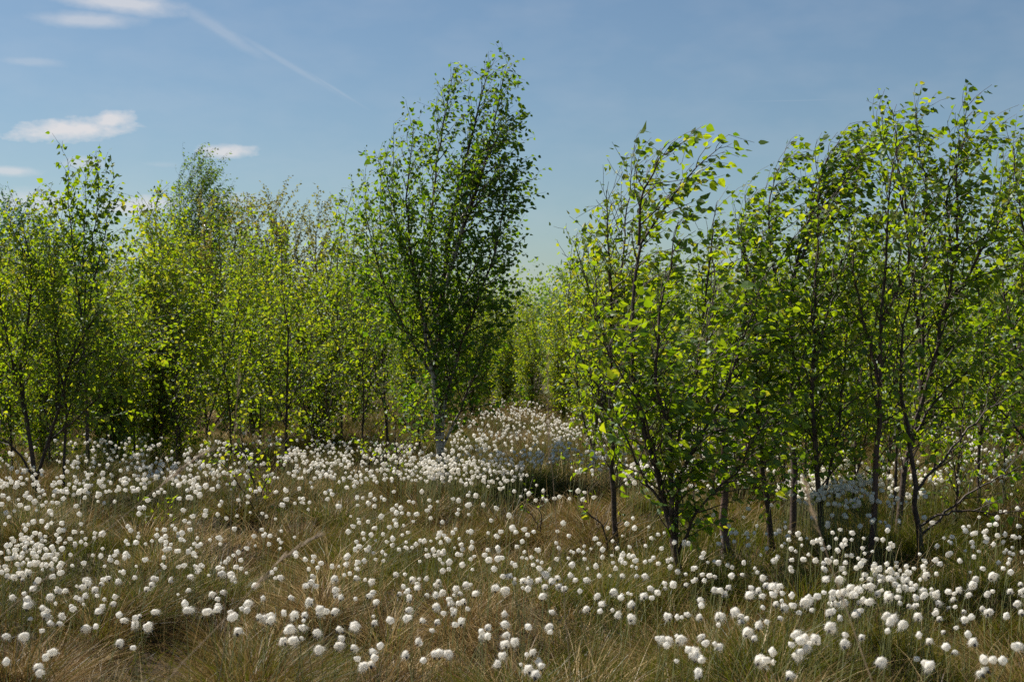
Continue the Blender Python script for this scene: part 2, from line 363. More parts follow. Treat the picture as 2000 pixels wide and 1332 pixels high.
# the dark full birch with the white trunk
px_tree('tallest birch, full dark green crown leaning right above a white trunk in the cotton grass', 868, 960, [
    ([(868, 960), (862, 900), (856, 840), (850, 760), (853, 660), (872, 520), (892, 390), (925, 250), (955, 135)], .048),
    ([(862, 880), (866, 800), (885, 720), (925, 610), (965, 500), (980, 420), (990, 350)], .02),
    ([(850, 770), (828, 640), (805, 500), (795, 390), (808, 250)], .022),
    ([(853, 660), (838, 520), (845, 390), (862, 270), (885, 145)], .020),
    ([(870, 560), (905, 450), (940, 340), (968, 225), (985, 140)], .02),
    ([(895, 430), (930, 400), (970, 370), (1015, 345)], .012),
    ([(849, 700), (815, 560), (775, 430), (748, 320)], .014), ([(851, 740), (800, 660), (755, 570), (728, 480), (712, 400)], .014),
    ([(852, 700), (890, 600), (930, 520), (965, 470), (995, 445)], .014),
    ([(862, 880), (900, 800), (935, 710), (965, 630), (985, 570)], .013),
    ([(885, 500), (935, 350), (965, 280), (1005, 250)], .012),
    ([(862, 868), (835, 830), (812, 800), (790, 770)], .011)],
    seed=11, mat=M_LEAF_DARK, leaf=.042, tint=.74, blen=.60, bden=19, tden=9.6, lsp=.033, t0=.17, white=.88, wind=.45, taper=.72)
px_tree('slim birch with two thin parallel stems left beside the tallest birch', 760, 887, [
    ([(760, 887), (755, 840), (752, 795), (748, 700), (746, 600), (744, 450), (742, 300)], .022),
    ([(752, 800), (735, 740), (728, 660), (720, 560), (716, 450), (714, 330)], .016),
    ([(750, 700), (770, 560), (765, 400), (770, 250)], .012), ([(752, 790), (700, 700), (690, 560), (695, 400)], .010)],
    seed=12, blen=.34, bden=12, tden=8, leaf=.040, tint=.45, wind=.5, t0=.12, group=None)
# foreground birch
px_tree('foreground birch, large leaves on forked dark stems, wind bent tip against the sky', 1335, 1142, [
    ([(1335, 1142), (1318, 1080), (1303, 1010), (1292, 950), (1262, 850), (1240, 740), (1236, 600), (1245, 490), (1280, 430), (1340, 350), (1410, 285)], .026),
    ([(1325, 1110), (1312, 1000), (1312, 900), (1308, 840), (1280, 740), (1290, 620), (1310, 510), (1325, 430)], .02),
    ([(1318, 1080), (1330, 930), (1380, 840), (1440, 700), (1465, 620), (1490, 540)], .019),
    ([(1247, 480), (1250, 410), (1268, 350), (1295, 305), (1340, 275)], .010),
    ([(1312, 900), (1345, 780), (1385, 640), (1395, 540), (1390, 470)], .014),
    ([(1300, 1000), (1240, 900), (1200, 800), (1170, 700)], .010),
    ([(1322, 1090), (1370, 990), (1430, 930), (1480, 850), (1540, 780)], .011),
    ([(1290, 950), (1255, 800), (1190, 690), (1160, 600)], .009)],
    seed=21, leaf=.046, tint=.5, blen=.46, bden=17, tden=7.4, lsp=.036, t0=.09, wind=1.5, droop=.4, taper=.75)
px_tree('birch with thin dark trunk just left of the foreground birch, bare twig at its top', 1212, 1092, [
    ([(1212, 1092), (1200, 1000), (1195, 900), (1196, 750), (1192, 620), (1188, 500), (1184, 372)], .024),
    ([(1196, 720), (1170, 620), (1140, 530), (1120, 470)], .011), ([(1195, 640), (1215, 520), (1222, 430), (1238, 318)], .010),
    ([(1198, 860), (1160, 760), (1130, 680)], .009), ([(1196, 760), (1240, 640), (1265, 520)], .011)],
    seed=22, leaf=.038, tint=.62, blen=.45, bden=19, tden=9.0, lsp=.034, t0=.2, wind=.5, bare=.08)
px_tree('slender birch between the foreground birch and the tall dark one, low forked trunk', 1166, 940, [
    ([(1166, 940), (1160, 880), (1165, 820), (1172, 700), (1165, 600), (1160, 470)], .022),
    ([(1160, 880), (1135, 800), (1125, 700), (1110, 600), (1118, 480)], .014), ([(1165, 820), (1200, 720), (1215, 600)], .010)],
    seed=23, leaf=.038, tint=.6, blen=.5, bden=14, tden=7.4, wind=.3, t0=.15)
px_tree('birch with twisted pale trunk right behind the foreground birch', 1420, 1088, [
    ([(1420, 1088), (1412, 1010), (1418, 940), (1412, 860), (1430, 760), (1450, 640), (1460, 560), (1440, 460)], .030),
    ([(1418, 940), (1470, 850), (1500, 740), (1515, 640), (1530, 560)], .015),
    ([(1412, 870), (1380, 760), (1375, 640), (1385, 500), (1400, 400)], .013)],
    seed=24, leaf=.042, tint=.5, taper=.8, blen=.5, bden=18, tden=8.2, wind=1.4, white=.55, t0=.2)
px_tree('birch with blackish trunk whose wind swept plume streams right below the sky', 1548, 1082, [
    ([(1548, 1082), (1552, 980), (1550, 850), (1548, 700), (1545, 600), (1565, 480), (1605, 370), (1655, 275)], .034),
    ([(1546, 620), (1510, 520), (1500, 430), (1510, 360), (1535, 305)], .014),
    ([(1560, 520), (1600, 420), (1650, 350), (1695, 290)], .014), ([(1548, 700), (1490, 600), (1450, 480), (1455, 380)], .014),
    ([(1550, 760), (1600, 640), (1640, 520), (1700, 430)], .013), ([(1575, 480), (1600, 380), (1610, 320), (1640, 275)], .011)],
    seed=31, leaf=.044, tint=.42, taper=.65, blen=.56, bden=19, tden=9, wind=2.0, t0=.18, lsp=.036)
px_tree('leafy birch with short leaning dark trunk left of the blackish trunk', 1508, 1084, [
    ([(1508, 1084), (1500, 1000), (1488, 900), (1480, 800), (1475, 680), (1468, 560), (1440, 440)], .026),
    ([(1490, 920), (1530, 850), (1580, 820), (1640, 760)], .010)],
    seed=32, leaf=.040, tint=.45, blen=.5, bden=18, tden=9.0, wind=.4, t0=.14)
px_tree('birch with thin reddish trunk right of the blackish trunk', 1606, 1080, [
    ([(1606, 1080), (1602, 990), (1592, 880), (1584, 760), (1590, 640), (1592, 520), (1600, 400)], .024),
    ([(1604, 1000), (1622, 920), (1640, 820), (1650, 700), (1660, 560)], .012), ([(1590, 720), (1620, 600), (1680, 480)], .011)],
    seed=33, leaf=.038, tint=.55, blen=.55, bden=17, tden=9.0, wind=.4, t0=.14)
px_tree('birch with pinkish grey bare trunk standing between reddish and forked trunks', 1700, 1085, [
    ([(1700, 1085), (1708, 1000), (1712, 900), (1720, 800), (1718, 700), (1725, 560), (1735, 420), (1750, 290)], .022),
    ([(1720, 760), (1690, 640), (1665, 520), (1660, 420)], .012), ([(1722, 640), (1770, 520), (1790, 380)], .012)],
    seed=34, leaf=.038, tint=.52, blen=.52, bden=13, tden=7.4, wind=.4, t0=.18, white=.42)
px_tree('tall birch with forked pale trunk and high open crown at the right', 1757, 1066, [
    ([(1757, 1066), (1760, 980), (1772, 900), (1790, 820), (1800, 740), (1790, 600), (1768, 420), (1742, 215)], .027),
    ([(1790, 820), (1815, 740), (1840, 620), (1870, 480), (1868, 350), (1872, 245)], .02),
    ([(1800, 700), (1800, 560), (1810, 400), (1795, 290), (1790, 215)], .015),
    ([(1785, 850), (1830, 780), (1900, 720), (1990, 680)], .013), ([(1840, 620), (1900, 520), (1960, 420), (1995, 340)], .014),
    ([(1775, 440), (1745, 340), (1715, 250)], .008), ([(1860, 500), (1850, 380), (1880, 280), (1885, 200)], .010)],
    seed=35, leaf=.040, tint=.5, taper=.78, blen=.50, bden=19, tden=9.0, wind=1.1, t0=.16, lsp=.036)
px_tree('birch with dark narrow trunk close left of the forked pale one', 1792, 1062, [
    ([(1742, 1062), (1748, 980), (1752, 880), (1755, 780), (1750, 660), (1742, 540)], .018)],
    seed=36, leaf=.038, tint=.5, blen=.5, bden=12, tden=7.4, wind=.4, t0=.3)
px_tree('birch with mossy leaning trunk at the right, low dead boughs reaching over the cotton grass', 1800, 1090, [
    ([(1800, 1090), (1793, 1020), (1785, 940), (1775, 850), (1760, 760), (1765, 640), (1790, 520)], .024),
    ([(1797, 1050), (1840, 1010), (1900, 960), (1960, 930), (2010, 900)], .010),
    ([(1795, 1030), (1850, 1000), (1930, 1000), (2020, 1003)], .009), ([(1790, 960), (1840, 900), (1930, 800), (2000, 760)], .011)],
    seed=37, leaf=.040, tint=.48, blen=.42, bden=9, tden=4.9, wind=.4, t0=.3, bare=.45)
px_tree('birch cut by the right edge, crown of large leaves rising to the sky', 2045, 1060, [
    ([(2045, 1060), (2040, 900), (2030, 700), (2010, 500), (1985, 380), (1980, 290)], .03),
    ([(2035, 800), (1990, 700), (1960, 560), (1950, 440), (1960, 300)], .014), ([(2030, 700), (2060, 500), (2050, 330)], .014),
    ([(2040, 900), (1980, 830), (1930, 760), (1900, 640)], .011)],
    seed=38, leaf=.044, tint=.45, blen=.6, bden=18, tden=8.2, wind=1.1, t0=.15)
px_tree('leafy birch with thin grey stem before the right edge, behind the low dead boughs', 1915, 1000, [
    ([(1915, 1000), (1912, 900), (1920, 780), (1915, 640), (1905, 500), (1890, 400)], .020), ([(1914, 860), (1950, 740), (1985, 620), (2000, 480)], .012),
    ([(1918, 800), (1880, 690), (1850, 560), (1840, 450)], .011)],
    seed=39, leaf=.040, tint=.55, blen=.6, bden=17, tden=8.2, wind=.3, t0=.15)
px_tree('bushy birch low behind the blackish and reddish trunks', 1640, 925, [
    ([(1640, 925), (1645, 880), (1650, 800), (1640, 700), (1645, 590), (1650, 480)], .018), ([(1642, 890), (1600, 820), (1560, 720)], .010), ([(1644, 890), (1690, 800), (1720, 690)], .010)],
    seed=40, leaf=.040, tint=.58, blen=.6, bden=16, tden=8.2, wind=.3, t0=.18)
# slender young birches standing among the bigger ones
SL = random.Random(44)
for row, gname, what in (([(1462, 1000, 620), (1530, 1010, 700), (1575, 1002, 560), (1632, 1016, 640), (1668, 1030, 560), (1735, 1000, 620), (1825, 1000, 600), (1868, 1020, 680), (1962, 985, 560), (1275, 985, 600), (1372, 975, 560)], 'slender birches among the right hand trunks', 'slender young birch among the trunks at the right'),
                         ([(22, 935, 560), (95, 930, 600), (215, 925, 570), (262, 905, 600), (312, 912, 560), (345, 925, 620), (452, 905, 560), (505, 895, 540), (612, 912, 600), (640, 898, 560), (705, 905, 560), (820, 900, 640)], 'slender birches before the left thicket', 'slender young birch in front of the left thicket')):
    for j, (bx, by, top) in enumerate(sorted(row)):
        o = SL.uniform(-25, 25); f = SL.uniform(.3, .5)
        px_tree(f'{what}, {ORD[j]} counted from left', bx, by, [
            ([(bx, by), (bx + o * .2, by + (top - by) * .3), (bx + o * .6 + SL.uniform(-8, 8), by + (top - by) * .65), (bx + o, top)], .013),
            ([(bx + o * .05, by + (top - by) * f * .5), (bx + SL.choice((-1, 1)) * 25, by + (top - by) * (f + .2)), (bx + SL.choice((-1, 1)) * SL.uniform(35, 60), by + (top - by) * .85)], .008)],
            seed=300 + j + (50 if by < 960 else 0), group=gname, leaf=.040, tint=.62, blen=.42, bden=14, tden=9, wind=.25, t0=.04, simple=True)
# left side
px_tree('many stemmed birch at the left edge forking low above brown grass', 70, 985, [
    ([(70, 985), (66, 920), (55, 830), (38, 740), (55, 620), (60, 520), (40, 410)], .028),
    ([(68, 940), (95, 860), (118, 790), (140, 700), (200, 600), (245, 520)], .02),
    ([(66, 930), (30, 880), (-10, 830), (-40, 720)], .014), ([(52, 820), (20, 700), (0, 580), (5, 450)], .014),
    ([(110, 800), (115, 680), (100, 560), (95, 450)], .012), ([(96, 860), (170, 800), (215, 740), (290, 640)], .010)],
    seed=41, leaf=.036, tint=.62, blen=.65, bden=19, tden=11, wind=.3, t0=.25, lsp=.034)
px_tree('narrow birch rising beside the many stemmed one, dark stem', 124, 978, [
    ([(124, 978), (124, 900), (130, 800), (112, 700), (105, 580), (110, 480)], .018), ([(128, 820), (170, 700), (200, 600)], .010)],
    seed=42, leaf=.036, tint=.62, blen=.45, bden=13, tden=9, wind=.3, t0=.25)
px_tree('tall sparse birch with three open leaf sprays against clouds at the left', 168, 925, [
    ([(168, 925), (172, 850), (165, 750), (163, 650), (150, 540), (138, 450), (133, 310)], .024),
    ([(164, 620), (172, 520), (190, 420), (193, 318)], .012), ([(163, 640), (185, 540), (205, 460), (218, 355)], .011),
    ([(150, 540), (125, 460), (105, 400), (88, 385)], .008), ([(160, 560), (165, 460), (168, 340)], .009)],
    seed=43, leaf=.048, tint=.45, blen=.32, bden=14, tden=8, wind=.2, t0=.2, lsp=.034, taper=.45)
px_tree('bushy birch thicket tree with dark fan of stems left of centre', 404, 872, [
    ([(404, 872), (400, 800), (392, 720), (380, 600), (370, 480), (350, 400)], .026),
    ([(402, 840), (425, 760), (450, 680), (470, 560), (480, 440)], .018), ([(402, 850), (440, 800), (480, 760), (540, 700)], .012),
    ([(400, 800), (360, 700), (320, 600), (300, 500), (290, 420)], .014), ([(398, 780), (410, 660), (430, 520), (425, 400)], .014)],
    seed=44, leaf=.040, tint=.58, blen=.65, bden=16, tden=10, wind=.25, t0=.12)
px_tree('small straight birch with a thin brown trunk left of the twin stemmed one', 558, 915, [
    ([(558, 915), (558, 830), (562, 740), (562, 650), (552, 560), (548, 460)], .02), ([(560, 800), (600, 700), (620, 600)], .010),
    ([(560, 840), (520, 740), (500, 640)], .009)],
    seed=45, leaf=.040, tint=.6, blen=.5, bden=14, tden=9, wind=.25, t0=.12)
px_tree('birch with a dark pole straight trunk before the reddish grass patch', 668, 882, [
    ([(668, 882), (666, 800), (662, 700), (660, 600), (662, 480), (690, 370)], .018), ([(664, 700), (640, 600), (650, 480), (660, 420)], .009)],
    seed=46, leaf=.042, tint=.55, blen=.42, bden=13, tden=9, wind=.2, t0=.2)
SAP = dict(name='birch_sapling', cat='sapling')
px_tree('small bright leaved sapling bending left over the cotton grass', 504, 1015, [
    ([(504, 1015), (500, 960), (482, 900), (470, 840), (478, 775)], .008), ([(500, 980), (530, 920), (540, 860)], .005),
    ([(500, 1000), (470, 950), (430, 900), (400, 880)], .005)],
    seed=51, leaf=.036, tint=.78, blen=.22, bden=12, tden=8, wind=.2, t0=.1, **SAP)
px_tree('slender reddish sapling left in front of the tallest birch', 777, 965, [
    ([(777, 965), (776, 910), (772, 850), (768, 770)], .009), ([(776, 930), (740, 900), (700, 860)], .005), ([(775, 900), (800, 850), (815, 790)], .005)],
    seed=52, leaf=.034, tint=.68, blen=.25, bden=14, tden=8, wind=.2, t0=.15, **SAP)
px_tree('nearly bare brown sapling with forked twigs in the middle of the meadow', 1055, 1078, [
    ([(1055, 1078), (1056, 1040), (1058, 1000), (1064, 960)], .007), ([(1056, 1040), (1040, 1010), (1018, 985)], .004)],
    seed=53, leaf=.028, tint=.5, blen=.12, bden=12, tden=6, wind=.2, t0=.3, bare=.6, **SAP)
px_tree('bare dark stump sapling with arching side twigs left of the foreground birch', 1190, 1105, [
    ([(1190, 1105), (1186, 1060), (1178, 1030), (1150, 1000), (1135, 985)], .011), ([(1187, 1060), (1205, 1030), (1215, 1000)], .005)],
    seed=54, leaf=.03, tint=.6, blen=.16, bden=10, tden=6, wind=.2, t0=.3, bare=.7, **SAP)
px_tree('low leafy sprout with fresh green leaves at the bottom of the meadow', 786, 1275, [
    ([(786, 1275), (788, 1250), (792, 1230)], .004), ([(787, 1262), (780, 1248), (778, 1238)], .003)],
    seed=55, leaf=.026, tint=.75, blen=.05, bden=26, tden=8, wind=.2, t0=.1, **SAP)
px_tree('green sprout among cotton grass in the left meadow', 322, 1030, [
    ([(322, 1030), (326, 1000), (330, 965)], .005), ([(323, 1020), (308, 1010), (298, 1000)], .003)],
    seed=56, leaf=.030, tint=.62, blen=.10, bden=22, tden=8, wind=.1, t0=.1, **SAP)
px_tree('little leafy sprout right below the tallest birch', 990, 985, [
    ([(990, 985), (992, 970), (996, 955)], .004), ([(991, 978), (1004, 968)], .003)],
    seed=57, leaf=.034, tint=.45, blen=.10, bden=24, tden=8, wind=.1, t0=.1, **SAP)
px_tree('leafy sprout beside the path of cotton grass right of centre', 1148, 945, [
    ([(1148, 945), (1146, 910), (1150, 870)], .005), ([(1147, 930), (1120, 905), (1100, 890)], .003)],
    seed=58, leaf=.036, tint=.6, blen=.14, bden=18, tden=8, wind=.1, t0=.2, **SAP)

# ---- the thickets behind: six birch forms, copied with their own turn and size
def template(seed, h, ns, spread, **kw):
    rng = np.random.default_rng(seed); st = []
    for k in range(ns):
        a = rng.uniform(0, 6.28); r = spread * rng.uniform(.3, 1) * (k > 0); hh = h * (1 if k == 0 else rng.uniform(.6, .95))
        tip = np.array([math.cos(a) * r + .12 * h, math.sin(a) * r, hh])
        pts = [(0, 0, -.06)] + [tuple(tip * np.array([f ** 1.1, f ** 1.1, f]) + rng.normal(0, .03, 3) * f) for f in (.25, .5, .75, 1)]
        st.append((pts, (.028 if k == 0 else .017)))
    wood, crown, n = grow(rng, st, simple=True, **kw)
    allw = MB()
    for w in wood:
        for v, a in zip(w.v, w.a): pass
        off = allw.n; allw.v += w.v; allw.a += w.a; allw.q += [q + off for q in w.q]; allw.n += w.n
    return allw, crown
TPL = []
for k, (h, ns, sp_, bl, ti) in enumerate([(3.1, 5, .75, .62, .60), (2.8, 4, .6, .6, .68), (3.4, 4, .6, .6, .55), (2.4, 5, .7, .55, .72), (3.0, 3, .5, .55, .50), (2.0, 5, .6, .45, .65)]):
    w, c = template(900 + k, h, ns, sp_, blen=bl * 1.15, bden=18, tden=12, lsp=.036, taper=.55, leaf=.045, tint=ti, wind=.25, t0=.05)
    TPL.append((w.mesh('trunk', M_BARK, True), c.mesh('crown', M_LEAF), h))
def back_tree(px, py_ground, top_py, k, label, group, rz, cat='tree', name='birch_tree', d=None):
    p = on_ground(px, py_ground) if d is None else np.array([(px - CX) / FPX * d, d, 0.0])
    if d is not None: p[2] = float(ground_h(p[0], p[1]))
    mt, mc, h = TPL[k % len(TPL)]; hh = at(px, top_py, p[1])[2] - p[2]; s = hh / h
    r = empty(name, tuple(p), rz); r.scale = (max(s, .8), max(s, .8), s); tag(r, label, cat, group)
    link(bpy.data.objects.new('trunk', mt), r); link(bpy.data.objects.new('crown', mc), r); return r
# (px, distance, top py)
LEFT_FRONT = [(-30, 15, 470), (230, 15.5, 560), (300, 16.5, 470), (350, 17.5, 410), (490, 20, 450), (620, 18.5, 500), (250, 17, 560), (80, 16, 480)]
LEFT_BACK = [(0, 22, 470), (110, 23, 520), (215, 25, 550), (320, 23, 480), (440, 24, 470), (550, 23, 490), (690, 23, 460), (790, 26, 510), (60, 30, 480)]
MID = [(850, 24, 560), (920, 26, 570), (985, 28, 590), (1040, 27, 595), (1100, 25, 590), (1150, 22, 545), (950, 32, 575), (1080, 33, 575), (1010, 36, 600), (880, 34, 580), (1130, 29, 570)]
RIGHT_BACK = [(1180, 19, 520), (1240, 22, 500), (1300, 18, 510), (1350, 21, 530), (1400, 17, 500), (1460, 22, 520), (1520, 19, 520), (1590, 23, 530), (1650, 18, 500), (1700, 22, 540), (1760, 18, 520), (1830, 21, 540), (1890, 24, 560), (1950, 20, 560), (2010, 23, 570), (1270, 26, 540), (1430, 27, 560), (1560, 28, 560), (1740, 27, 570), (1920, 28, 580)]
rr_ = random.Random(5)
for lst, gname, what in ((LEFT_FRONT, 'birches in the left thicket, front row', 'green birch of the front row in the left thicket'),
                         (LEFT_BACK, 'birches in the left thicket, back row', 'birch half hidden at the back of the left thicket'),
                         (MID, 'small birches closing the gap right of the tallest birch', 'small far birch closing the gap behind the cotton grass'),
                         (RIGHT_BACK, 'birches behind the right hand trees', 'birch standing behind the wind bent trees')):
    for j, (px, d, top) in enumerate(sorted(lst)):
        back_tree(px, None, top, rr_.randrange(6) if lst is not MID else (3, 5, 1, 0)[j % 4], f'{what}, {ORD[j]} counted from its left end', gname, rr_.uniform(0, 6.28), d=d)

# ---- taller trees of other kinds beyond
def far_tree(label, px, d, top, mat, seed, nst, spread, name, cat, blen, leaf, tint, group=None, wind=.3, lean=0.0, **kw):
    rng = np.random.default_rng(seed); x = (px - CX) / FPX * d; z = float(ground_h(x, d)); h = at(px, top, d)[2] - z; st = []
    for k in range(nst):
        r = spread * (k / max(nst - 1, 1) * 2 - 1) * h * .5 if nst > 1 else 0; hh = h * (1 - .25 * abs(k / max(nst - 1, 1) * 2 - 1)) * rng.uniform(.9, 1)
        tip = np.array([r + lean * h, rng.uniform(-.3, .3), hh])
        st.append(([(0, 0, -.06)] + [tuple(tip * np.array([f ** 1.3, f, f]) + rng.normal(0, .05, 3) * f) for f in (.3, .55, .8, 1)], .05 if k == nst // 2 else .03))
    return plant(name, label, cat, (x, d, z), st, group=group, mat=mat, seed=seed, leaf=leaf, tint=tint, blen=blen, wind=wind, simple=True, **kw)
far_tree('far drooping birch with feathery dark crown blown right under the small cloud', 368, 32, 300, M_LEAF_DARK, 71, 6, .20, 'birch_tree', 'tree', .95, .05, .75, wind=1.5, lean=.03, bden=14, tden=9, lsp=.05, t0=.3, droop=.8, taper=.25)
far_tree('bluish green bushy tree far behind the left edge birches', 25, 36, 395, M_LEAF_BLUE, 72, 5, .5, 'broadleaf_tree', 'tree', 1.1, .07, .5, bden=14, tden=10, lsp=.055, t0=.25, taper=.3)
far_tree('smaller bluish green tree far behind the sparse left birch', 150, 38, 455, M_LEAF_BLUE, 73, 5, .6, 'broadleaf_tree', 'tree', 1.1, .07, .5, bden=14, tden=10, lsp=.055, t0=.25, taper=.3)
far_tree('thin far tree with bronze leaf tufts on upright twigs beside the drooping birch', 425, 29, 335, M_LEAF_OLIVE, 74, 4, .5, 'rowan_tree', 'tree', .7, .05, .6, bden=8, tden=8, lsp=.024, t0=.35, tlen=.12, taper=.3)
far_tree('broad bronze leaved tree with tufted twigs behind the left thicket', 520, 29, 358, M_LEAF_OLIVE, 75, 6, .55, 'rowan_tree', 'tree', .8, .05, .5, bden=10, tden=9, lsp=.024, t0=.3, tlen=.12, taper=.2)
far_tree('bronze leaved tree reaching right towards the twin stemmed birch', 620, 30, 405, M_LEAF_OLIVE, 76, 5, .7, 'rowan_tree', 'tree', .8, .05, .5, bden=9, tden=8, lsp=.026, t0=.3, tlen=.12, taper=.2)
far_tree('grey green far tree peeking through the gap right of the tallest birch', 1085, 45, 560, M_LEAF_BLUE, 77, 4, .5, 'broadleaf_tree', 'tree', 1.0, .08, .6, bden=9, tden=8, lsp=.06, t0=.2)
far_tree('far bluish tree behind the right edge birch', 1965, 40, 590, M_LEAF_BLUE, 78, 5, .6, 'broadleaf_tree', 'tree', 1.1, .08, .5, bden=9, tden=8, lsp=.06, t0=.2)

# far-off wood closing the view below the horizon line
def far_wood():
    rng = np.random.default_rng(8); mb = MB(); n = 110000
    y = rng.uniform(48, 62, n); x = rng.uniform(-1, 1, n) * 42; top = 2.3 + 1.8 * vnoise(x * .35, y * .3, 5) + .9 * vnoise(x * 1.3, y, 6)
    z = rng.uniform(0, 1, n) ** .8 * top
    put_leaves(mb, rng, np.stack([x, y, z], -1), np.tile(np.array([[.1, 0, 1.]]), (n, 1)), .12, .35, True, .2, .2)
    for k in range(420):
        x0, y0 = rng.uniform(-42, 42), rng.uniform(48, 62); h = rng.uniform(1.5, 2.6)
        mb2.tube(np.array([(x0, y0, -.1), (x0 + rng.normal(0, .1), y0, h / 2), (x0 + rng.normal(0, .25), y0, h)]), [.04, .03, .01], 4, .1)
    o = mb.build('distant_wood', M_LEAF); tag(o, 'distant young birch wood closing the view behind the thickets', 'wood', kind='stuff')
    o.data.materials.append(M_BARK)
mb2 = MB(); far_wood()
tag(mb2.build('distant_stems', M_BARK), 'thin distant stems of the far birch wood', 'wood', kind='stuff')
print('hero leaves', NLEAF)
HEAD_PX = ('' 
    '0693c50823c507a3d10a53c40a53d30be3ca0d53c40e63bf0de3d71043c211a3bd1353c61413c616c3c017d3c41833cb1a03bf1c23be15f3d21713d211f3d51903e91cf3d31e23cc1e23da1ac3de2313d31f43c421c3c522e3c2'
    '0413d90583d80643db0453e80653ea0523e00343e50333c60303cc0363d10043cc00e3d20093f001b3ea0084030933e00cb3de0be3d81183e21113e410d3f014d3f41633e91b83f72083f41773f61663fd17240003640305c407'
    '0993f509b40507a41003241008e4160a04170c641802841804541803942002a41f05241f03342a0804270864220a64200b742009c4280a742c09243105142606343007543200c42e01e42e01642a00343a00f43a021434032439'
    '04843005a43406943706d43f04544205844300c44802144204b44e01e45203845006345407445007245e08d45400645a03245e03f44c00346102746703646700c46d01b46e02a4720c34440c64320d644a0e244f0de4420e4438'
    '0fa4420f44460fa42a0ff4100f840810c41e10c42611a42912842413240d13a41e14241115540e15a41416441617440f17b42a14242714e42a15f42216642514044414243817043a17e4441ad4201ad42a1cd40c1ed41a20241b'
    '20e41c2264102204211f342c20d42b2244321d143c1af44e1bc4491cb4581b445b1ac4671be4661c447015c45717e45818c45817e46217046c11a44a10945613c4550d44700e34750a447309c47f0aa47c0c347a0b74850a5491'
    '09949708148706e48706149103e48402f4960334aa01449304f4a80894a30564b805e4c50704c50754b50be4b10c64a40da49e0ef4c11104b51054c611d4cf12c4b111d48212647912847014c47417148319b48e1b048716c4af'
    '19b4b01a64ae1a84a21df4a21ee47d20049321246521a45b22046e1f84ba2004bb20c4c62304d322c4eb1cf4d80e64ec0a14d20344e10064e106450204651f04a52e23f3db2513db25c3db2593e524e3d12603bb2823c527f3d2'
    '2963e22c43d02d13da2d33ca2ac3f42bc4012ce3fe2af4082a64152c64192b54262a54432be4322ca4382d743b2dd4252d44182dc40e2ec4182f14262e83f62e93ce2bb3de2a63bd2b13b924043e25544c26244225a46426046a'
    '25c47625547f23549225f49e2884562974562a34532b64522bc45c2b546c29f46628f46f28d48628f48f2994962404b82524b626c4b32754ad28a4b32b04ca2934d624b4d72684db2364ec24a4e62934f529e4ea2b04fd26c505'
    '2d94c72d55002d44732dc4482d548a2ce4932df4a22cb51b2d45173003c43203d63453d53563d63963c43933cb3813d53943dd3b23de37e3e63933ef3c73e43cf3be3ed3c34023bf4233c14163d542b3d34693c64723d74873cf'
    '4583d244b40243f4114144123bf3fc3d24123c741a3f141240541730d3e43053ef3103ee31e3ef3483f736240030540531440731441730042030042b30b43531743232443232b42e33642534842434043535a41435641e36141a'
    '35b42736b42436741e37641439241138142039942739943237643238642c38743634e43f35b44836043e33344d36d44f36046035844039a45c3b14403bc44a3c84493ce4393f142f3fe43940c44441643841c43a41844a42244e'
    '41a45941245443e44a45c43745644644543245a41a47544846c43847542e48143248a4204904294994364994444ab4244ab43f4ad44e4b445a4be43e4bc4494c644f4cc42e4d24424d844c4db4584ea44c4f644a4fc44650b433'
    '51141447c45948d45645846747646f4654704be4684da4674e84684f448051147f4a440b4c84054d640c4d33f85064184f841f3c445f3eb44e3ee45a30346632347234046f30a48a32049532e482351479359473365488354492'
    '33f48c37948238048a38b47a36c49d3764b134f4a631b4ad38b49d39f4903da46c3e446e3c84853e04853fe47240f47441e47042446842847e43447a44147245148444547f42249447e4aa4924914974a24aa48a4d44a24ea492'
    '4b64ba4d04bf50b4e73d84b23d54c83de4df3ea4eb3dc4f23d35043cc51a4364cb4344b23544c43364c33844c43304ec3ab4e436650335050935a50640a52242251c41050241552e34a4d43b74cd31950954e3f0552402590408'
    '5ac3f65c640559d41559d42457a4295b541f5b742d55f43d53742b54242a52244952e46053c46554a45b54f46e53a47a55e46557246956544d57845058b4545ae4525c245b5a84675d146e5d747c5ca4865ba47e5e54865f647f'
    '57648558d47f58648d55649c51b4bb53c4b75594bc57b4be5964af5a54b75aa4c85b24d95ca4cd5c04e75f24b95ec4a85f94af5ce4965b749355e4e152d4e85174e857a4f354950354e50f5c95136115076124e061e4e463a4e4'
    '6314f36264fc6544d46544b66304ae62949a62049f6724ef6934e468f4b46b55186b148a67e48768e48966f48c65c48c6694966764a068449665c4a465b49668e4a16a14a466447564d47364d46062345060d44d609458606432'
    '61d42b61443a63342c62741d63944b62d44065144b65e44e67344e65a44365443366643967242d67644064542a66142368042369641e69040d6af4226944376ca4356ce42a68845968e4496ab4516c34546d64526c64606d1465'
    '6dd45e6e94576ee4626f945a70e45e71345072546572c45472345071546c6a745b69946c6ae4676a14736ba4716ca4706d44736e646c6eb4756d247c6a04816c84966c848c6d94936ee4856fe47e7094886f548170c496700498'
    '71c48a72748f6ee4a46fc4a87234ab72849f72c4be73f4a674a49675148a76949178848e75a4ad75e4c37804a878a4b07934af79146c77047177347d76e44576d43277743975445170743d72742f73f43d73441e74541d742428'
    '75e4137644077793f978341578741f79342d78542a79c41e7ab41c79a4097c44077bd41c7c941c7a842a7ad4387b443d79d4507b14527aa45b7b44497cd43b7cb47a7b64887cb48c7c04a17cd4b27c44f37704ec7474fd7184e9'
    '7024bb6eb4c96d24c06cb4c76ca4bb7344d571e51878052978a5226045305565327a33eb79c3f97b83c87c43e55ed41660641360241c6174155d84325ce4405d84165ed4425fd3fe65040065140a65d3f365b41366840e6763fa'
    '70c3f971c4016ed3cd6a03f96b64016c34006c640a6c6413')

